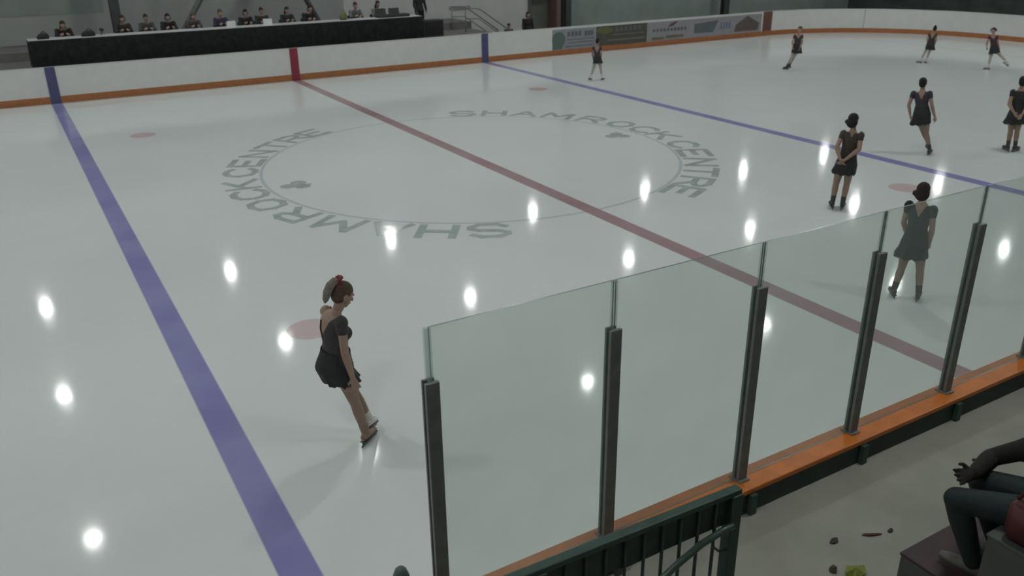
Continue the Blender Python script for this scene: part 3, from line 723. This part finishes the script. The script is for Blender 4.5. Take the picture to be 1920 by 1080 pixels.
for i in range(NT):
    t = thing('folding_table', 'pale-topped judges\' table, '+where[i], 'table', (TX0+(i+.5)*TW, TY+.39, PZ), 0, 'judges\' tables in a row')
    bm = bmesh.new(); bounds(bm, -TW/2+.004, TW/2-.004, -.38, .38, TZ-PZ-.035, TZ-PZ); obj('tabletop', bm, CLOTH, t, bevel=.006)
    for sx in (-1, 1):
        for sy in (-1, 1):
            bm = bmesh.new(); tube(bm, [(sx*(TW/2-.2), sy*.3, 0), (sx*(TW/2-.2), sy*.3, TZ-PZ-.034)], .016, 8); obj('leg', bm, POSTM, t, True)
PLASTIC = mat('dark chair plastic', (.03, .03, .032), .5, var=.1)
def chair(x, label):
    t = thing('folding_chair', label, 'chair', (x, 14.93, PZ), 0, 'chairs behind the judges\' tables')
    bm = bmesh.new(); bounds(bm, -.19, .19, -.19, .17, .375, .40); obj('seat', bm, PLASTIC, t, bevel=.008)
    bm = bmesh.new(); bounds(bm, -.2, .2, .235, .26, .60, .84); obj('backrest', bm, PLASTIC, t, bevel=.008)
    for sx in (-1, 1):
        for ys, yt, zt in ((-.24, -.16, .376), (.26, .24, .62)):
            bm = bmesh.new(); tube(bm, [(sx*.18, ys, 0), (sx*.18, yt, zt)], .011, 8); obj('leg', bm, POSTM, t, True)
def seated(x, label, top, hair, lean=0., hs='bun', s=.96, tw=0., arms=0):
    chair(x, 'dark chair under the '+label.split(' sitting')[0].split(' hunched')[0])
    fw = -.10-lean
    J = dict(pel=(0, 0, .55), neck=(tw*.5, fw*1.2, 1.06-lean*.25), head=(tw, fw*1.5-.03, 1.20-lean*.4), shL=(.18, fw, 1.0-lean*.2), shR=(-.18, fw, 1.0-lean*.2),
             elL=(.235, fw-.12, .80), elR=(-.235, fw-.12, .80), wrL=(.13, fw-.33, .865), wrR=(-.13, fw-.33, .865),
             hipL=(.09, -.02, .52), hipR=(-.09, -.02, .52), knL=(.11, -.43, .50), knR=(-.11, -.43, .50), anL=(.10, -.38, .10), anR=(-.10, -.38, .10))
    return person(label, (x, 14.93, PZ), 0, J, (0, -1, 0), (tw, -1, -.35), s, top, mat('dark trousers', (.02, .02, .024), .8, var=.15), hair=hair, hairstyle=hs, voxel=.0105, skin=SKIN, outfit='casual',
                  toes=dict(L=(0, -1, 0), R=(0, -1, 0)))
def cl(n, c): return mat(n, c, .8, var=.2, scale=20)
seated(-6.78, 'person in dark maroon coat hunched at the left end of the judges\' table', cl('dark maroon coat', (.022, .015, .017)), HAIR_DARK, .16, 'long', 1.02)
seated(-5.0, 'person in dark brown coat sitting right below the dark steel column', cl('dark brown coat', (.035, .029, .026)), HAIR_DARK, .0, 'bob')
seated(-4.28, 'person in grey-green jacket sitting second right of the dark steel column', cl('grey green jacket', (.065, .072, .068)), HAIR_DARK, .02)
seated(-3.60, 'person in black jacket with big dark hair sitting left of the sloping brace', cl('black jacket', (.018, .017, .020)), HAIR_BLACK, .05, 'bob', 1.0)
seated(-2.80, 'person in olive grey jacket sitting at the foot of the sloping brace', cl('olive grey jacket', (.06, .058, .053)), HAIR_BROWN, .10, 'long')
seated(-1.86, 'person in purple jacket sitting behind a white paper', cl('purple jacket', (.045, .037, .075)), HAIR_BROWN, -.02, 'bun', 1.0)
seated(-1.03, 'person in black coat sitting between the two white papers', cl('black coat', (.02, .019, .019)), HAIR_BLACK, .05, 'bob')
seated(-.45, 'person in dark grey coat sitting behind the slanted white paper', cl('dark grey coat', (.036, .034, .034)), HAIR_DARK, .0)
seated(.45, 'person in dark green-grey coat sitting above the red board stripe', cl('dark green grey coat', (.03, .035, .034)), HAIR_DARK, .03, 'long')
seated(1.25, 'person in black coat sitting below the right-hand sloping brace', cl('deep black coat', (.014, .014, .014)), HAIR_BLACK, .02, 'bob', 1.0, .05)
seated(3.05, 'person in pale grey-pink top sitting right of the yellow-green bag', cl('pale grey pink top', (.13, .12, .125)), HAIR_DARK, -.02, 'bun')
seated(3.95, 'person in pale pink sweater sitting behind the dark open cases', cl('pale pink sweater', (.17, .15, .16)), HAIR_DARK, -.04, 'long')
# things on the tables
PAPER = mat('white paper', (.8, .8, .82), .6, var=.03)
def paper(x, y, a, label, tilt):
    bm = bmesh.new(); bounds(bm, -.15, .15, -.002, .002, 0, .21); bounds(bm, -.15, .15, -.004, .10, 0, .004)
    o = obj('paper_sheet', bm, PAPER); o.location = (x, y, TZ); o.rotation_euler = (0, 0, a); tag(o, label, 'paper')
paper(-1.75, 13.83, .1, 'white paper propped up in front of the person in purple', .3)
paper(-.52, 13.83, -.35, 'slanted white paper propped up left of the red board stripe', .3)
BAG = mat('dark bag fabric', (.022, .018, .02), .8, var=.2)
def bag(x, y, sx, sz, label, m_, name='bag', lean=0.):
    t = thing(name, label, 'bag', (x, y, TZ), lean)
    bm = bmesh.new(); loft(bm, [((0, 0, 0), V((sx, 0, 0)), V((0, .10, 0))), ((0, 0, sz*.4), V((sx*1.05, 0, 0)), V((0, .11, 0))), ((.02, 0, sz*.8), V((sx*.8, 0, 0)), V((0, .07, 0))), ((.03, 0, sz), V((sx*.55, 0, 0)), V((0, .03, 0)))], 16)
    obj('bag_body', bm, m_, t, True)
    bm = bmesh.new(); tube(bm, [(.03-sx*.4+sx*.8*k/8, 0, sz-.01+sz*.35*math.sin(math.pi*k/8)) for k in range(9)], .012, 8); obj('strap', bm, m_, t, True)
bag(-7.42, 13.95, .17, .17, 'dark bag leftmost on the judges\' table', BAG)
bag(-6.15, 13.95, .20, .17, 'dark bag right of the hunched person in maroon', BAG)
t = thing('tripod_camera', 'small dark video camera on a stub stand near the left of the table', 'camera', (-5.75, 13.95, TZ), .3)
bm = bmesh.new()
for a in (0, 120, 240): tube(bm, [(.07*math.cos(R(a)), .07*math.sin(R(a)), .006), (0, 0, .13)], .008, 8)
obj('stand', bm, PLASTIC, t, True)
bm = bmesh.new(); bounds(bm, -.035, .035, -.08, .08, .128, .21); obj('camera_body', bm, PLASTIC, t, bevel=.008)
bm = bmesh.new(); tube(bm, [(0, -.13, .17), (0, -.075, .17)], .026, 14); obj('lens', bm, PLASTIC, t, True)
bag(2.25, 13.95, .13, .26, 'yellow-green bag standing on the judges\' table', mat('yellow green bag', (.13, .145, .045), .7, var=.15))
t = thing('equipment_case', 'black open equipment cases on the right part of the judges\' table', 'case', (4.15, 13.95, TZ))
bm = bmesh.new(); bounds(bm, -.62, .62, -.2, .2, 0, .10); obj('case_body', bm, PLASTIC, t, bevel=.012)
for x in (-.38, .15):
    bm = bmesh.new(); box(bm, (x, .19, .18), (.42, .03, .24), Matrix.Rotation(-.25, 3, 'X')); obj('lid', bm, PLASTIC, t, bevel=.01)
t = thing('speaker_box', 'low black case beyond the right end of the table skirt', 'case', (5.72, 13.95, PZ))
bm = bmesh.new(); bounds(bm, -.42, .42, -.22, .22, .03, .62); obj('case_body', bm, PLASTIC, t, bevel=.015)
bm = bmesh.new(); bounds(bm, -.36, .36, -.228, -.219, .08, .56); obj('front_grille', bm, BAG, t)
bm = bmesh.new()
for x in (-.36, .36):
    for y in (-.17, .17): bounds(bm, x-.03, x+.03, y-.03, y+.03, 0, .031)
obj('foot', bm, PLASTIC, t)

def standing(label, loc, ang, s, top, hair, hs='bun', bottom=None):
    J = dict(pel=(0, 0, .92), neck=(0, -.02, 1.44), head=(0, -.05, 1.58), shL=(.19, 0, 1.38), shR=(-.19, 0, 1.38), elL=(.24, -.02, 1.10), elR=(-.24, -.02, 1.10),
             wrL=(.22, -.14, .88), wrR=(-.22, -.14, .88), hipL=(.09, 0, .88), hipR=(-.09, 0, .88), knL=(.10, -.03, .48), knR=(-.10, -.03, .48), anL=(.11, 0, .095), anR=(-.11, 0, .095))
    J = {k: tuple(c*s for c in v) for k, v in J.items()}
    return person(label, loc, ang, J, (0, -1, 0), (0, -1, -.2), s, top, bottom or cl('black trousers', (.014, .014, .016)), hair=hair, hairstyle=hs, voxel=.0105, outfit='casual')
standing('person in black standing at the right end of the judges\' tables', (5.72, 14.95, PZ), .1, 1.0, cl('black standing coat', (.016, .016, .017)), HAIR_BLACK, 'bob')
standing('child in black coat standing behind the far boards by the doorway', (10.55, 14.8, -.085), .0, .98, cl('black winter coat', (.016, .016, .015)), HAIR_BLACK, 'bob')
standing('small child in dark coat peeking over the far boards near the stairs', (9.08, 13.85, -.085), .0, .80, cl('charcoal child coat', (.035, .035, .036)), HAIR_BLACK, 'bun')

# stairs at the right end of the platform, with handrails
t = thing('stairs', 'grey steps down from the right end of the platform', 'stairs', (8.3, 14.9, -.085))
for k in range(4):
    bm = bmesh.new(); bounds(bm, k*.28+.002, (k+1)*.28, -.5, .5, 0, (PZ+.085)*(4-k)/5); obj('step', bm, PLAT, t)
HR = mat('dull metal handrail', (.22, .22, .22), .4, .1, var=.1)
for nm, y in (('nearer', 14.32), ('farther', 15.5)):
    t = thing('stair_handrail', 'sloping grey metal handrail, '+nm+' of the two beside the platform steps', 'handrail', (8.3, y, -.085), 0, 'stair handrails')
    bm = bmesh.new(); tube(bm, [(-.92, 0, 1.975), (-.5, 0, 1.975), (-.25, 0, 1.93), (1.25, 0, .93)], .024, 10); obj('top_rail', bm, HR, t, True)
    bm = bmesh.new(); tube(bm, [(-.92, 0, 1.60), (-.3, 0, 1.57), (1.25, 0, .52)], .02, 10); obj('lower_rail', bm, HR, t, True)
    for px, z0, z1 in ((-.9, PZ+.085, 1.975), (1.22, 0, .95)):
        bm = bmesh.new(); tube(bm, [(px, 0, z0), (px, 0, z1)], .024, 10); obj('post', bm, HR, t, True)

# walls and ceiling
WALL = mat('pale grey painted wall', (.50, .50, .49), .8, var=.05, scale=1.2); WALLD = mat('grey green upper wall', (.22, .25, .235), .8, var=.08, scale=1.5)
GREENW = mat('grey green wall sheet', (.26, .305, .285), .6, var=.10, scale=1.2); DARKW = mat('dark end wall', (.055, .064, .061), .7, var=.4, scale=.8)
CEIL = mat('pale steel ceiling', (.34, .36, .35), .7, var=.05, scale=1)
WY = 17.6
bm = bmesh.new(); bounds(bm, -34, 12.45, WY, WY+.2, -.085, 7.6); bounds(bm, 14.35, 34, WY, WY+.2, -.085, 7.6); bounds(bm, 12.45, 14.35, WY, WY+.2, 2.6, 7.6); struct('wall_far', bm, WALL)
bm = bmesh.new(); bounds(bm, 14.42, 33.9, WY-.06, WY, -.084, 7.0); struct('trim_1', bm, GREENW)
bm = bmesh.new(); bounds(bm, -33.9, -5.2, WY-.06, WY, 2.22, 7.0); struct('trim_2', bm, WALLD)
WALLM = mat('mid grey wall sheet', (.30, .305, .295), .8, var=.06, scale=1)
bm = bmesh.new(); bounds(bm, -33.9, -5.2, WY-.05, WY, 1.28, 2.22); bounds(bm, -5.2, 3.6, WY-.05, WY, 1.28, 7.0); struct('trim_3', bm, WALLM)
bm = bmesh.new(); bounds(bm, 33.8, 34, -20, WY, -.085, 7.6); struct('wall_right', bm, DARKW)
bm = bmesh.new(); bounds(bm, -34.2, -34, -20, WY, -.085, 7.6); struct('wall_left', bm, WALL)
bm = bmesh.new(); bounds(bm, -34, 34, -20.2, -20, -.085, 7.6); struct('wall_near', bm, WALL)
bm = bmesh.new(); bounds(bm, -34, 34, -20.2, WY+.2, 7.6, 7.8); struct('ceiling', bm, CEIL)
OLIVE = mat('olive door recess', (.19, .19, .16), .7, var=.1); REDD = mat('dull red door edge', (.20, .12, .11), .6, var=.1)
bm = bmesh.new(); bounds(bm, 12.45, 14.35, WY+.9, WY+1.0, -.085, 2.6); bounds(bm, 12.40, 12.45, WY, WY+1, -.085, 2.6); bounds(bm, 14.35, 14.40, WY, WY+1, -.085, 2.6); bounds(bm, 12.4, 14.4, WY, WY+1, 2.6, 2.65)
dr = struct('door_1', bm, OLIVE)
bm = bmesh.new(); bounds(bm, 13.93, 14.15, WY+.1, WY+.9, -.085, 2.1); tag(obj('door_leaf', bm, REDD, dr), 'dull red door standing open')
bm = bmesh.new()
for x in (12.36, 14.40): bounds(bm, x-.07, x+.07, WY-.08, WY+.0, -.085, 2.68)
bounds(bm, 12.3, 14.47, WY-.08, WY, 2.6, 2.72)
obj('door_frame', bm, mat('dark olive frame', (.09, .095, .08), .6, var=.1), dr)
COLM = mat('dark steel column', (.05, .056, .052), .55, var=.15, scale=3)
for x, w, lb in ((-4.98, .15, 'dark steel column behind the left part of the judges\' tables'), (13.75, .13, 'dark steel column just right of the red door'), (23.35, .17, 'dark steel column above the right-hand advertising panels')):
    t = thing('steel_column', lb, 'column', (x, 16.6 if x > 0 else 16.4, 1.27 if x < 0 else -.085))
    h = 7.6-(1.27 if x < 0 else -.085)
    bm = bmesh.new(); bounds(bm, -w, w, -.15, -.12, .02, h); bounds(bm, -w, w, .12, .15, .02, h); bounds(bm, -.02, .02, -.12, .12, .02, h); obj('column_shaft', bm, COLM, t)
    bm = bmesh.new(); bounds(bm, -w-.08, w+.08, -.22, .22, 0, .02); obj('base_plate', bm, COLM, t)
t = thing('steel_brace', 'dark green steel A-frame brace behind the judges', 'brace', (0, 16.3, 1.27))
for xa, xb in ((-3.05, -.1), (2.25, .15)):
    bm = bmesh.new(); tube(bm, [(xa, 0, .02), (xb, 0, 4.2)], .10, 8); obj('brace_leg', bm, COLM if xa > 0 else mat('green grey steel', (.11, .135, .12), .6, var=.1), t)
    bm = bmesh.new(); bounds(bm, xa-.18, xa+.18, -.16, .16, 0, .025); obj('base_plate', bm, COLM, t)
bm = bmesh.new(); tube(bm, [(0, 0, 4.15), (0, 0, 6.33)], .09, 8); obj('hanger', bm, COLM, t)
bm = bmesh.new(); bounds(bm, 8.35, 9.35, WY-.03, WY, 1.57, 1.72)
tag(obj('wall_sign', bm, mat('grey sign plate', (.24, .24, .24), .5, var=.1)), 'small grey plate on the pale wall above the handrails', 'sign')

# ------------------------------------------------------------------ high-bay lamps (the only light in the hall)
LZ = 6.80
LAMP_E = 305
LENS = mat('lit lamp lens', (1, 1, 1), .5, var=0, emit=((.95, 1.0, .975), LAMP_E)); HOUS = mat('lamp housing', (.35, .36, .36), .5, .3, var=.05)
protos = None
rows = {13.85: 'row above the far boards', 7.0: 'second row from the far boards', .1: 'row over the middle of the ice', -6.8: 'row over the near half of the ice', -13.7: 'row above the near boards'}
cols_ = [-28.2, -21.8, -15.4, -9.1, -2.98, 3.42, 10.2, 16.5, 22.9, 28.9]
ordn = ['first', 'second', 'third', 'fourth', 'fifth', 'sixth', 'seventh', 'eighth', 'ninth', 'tenth']
for y, rl in rows.items():
    for ci, x in enumerate(cols_):
        if protos is None:
            t = thing('high_bay_lamp', '', 'lamp'); parts = []
            bm = bmesh.new(); loft(bm, [((0, 0, .005), V((.24, 0, 0)), V((0, .24, 0))), ((0, 0, .12), V((.22, 0, 0)), V((0, .22, 0))), ((0, 0, .26), V((.11, 0, 0)), V((0, .11, 0))), ((0, 0, .42), V((.09, 0, 0)), V((0, .09, 0)))], 24)
            parts.append(obj('lamp_housing', bm, HOUS, t, True))
            bm = bmesh.new(); loft(bm, [((0, 0, -.012), V((.140, 0, 0)), V((0, .140, 0))), ((0, 0, .004), V((.145, 0, 0)), V((0, .145, 0)))], 24)
            parts.append(tag(obj('lamp_lens', bm, LENS, t), 'bright round lens'))
            bm = bmesh.new(); tube(bm, [(0, 0, .42), (0, 0, 7.6-LZ)], .012, 8); parts.append(obj('hanging_rod', bm, HOUS, t, True))
            protos = (t, parts)
        else:
            t = protos[0].copy(); COL.objects.link(t)
            for p in protos[1]:
                c = p.copy(); c.parent = t; COL.objects.link(c)
        t.location = (x, y, LZ); t['label'] = 'round lamp, '+ordn[ci]+' from the left in the '+rl; t['group'] = 'high-bay lamps under the ceiling'

# ------------------------------------------------------------------ world, camera, view
w = bpy.data.worlds.new('hall'); sc.world = w; w.use_nodes = True
w.node_tree.nodes['Background'].inputs[0].default_value = (.02, .02, .02, 1); w.node_tree.nodes['Background'].inputs[1].default_value = 1
cam = bpy.data.cameras.new('camera'); co = bpy.data.objects.new('camera', cam); COL.objects.link(co); sc.camera = co
yaw, pit, rol = .5292, .4008, -.0129
f = V((math.sin(yaw)*math.cos(pit), math.cos(yaw)*math.cos(pit), -math.sin(pit)))
r = f.cross(V((0, 0, 1))).normalized(); u = r.cross(f)
r2 = r*math.cos(rol)+u*math.sin(rol); u2 = u*math.cos(rol)-r*math.sin(rol)
co.matrix_world = Matrix.Translation((-8.6828, -16.5205, 4.7096)) @ Matrix((r2, u2, -f)).transposed().to_4x4()
cam.sensor_width = 36; cam.lens = 36*1583.8/1920; cam.clip_end = 200
cam.dof.use_dof = True; cam.dof.focus_distance = 6.5; cam.dof.aperture_fstop = 2.4      # the soft, slightly defocused look of the video frame
sc.view_settings.view_transform = 'Standard'; sc.view_settings.look = 'None'; sc.view_settings.gamma = 1; sc.view_settings.exposure = 0
sc.cycles.use_denoising = True
sc.cycles.max_bounces = 8; sc.cycles.transparent_max_bounces = 16
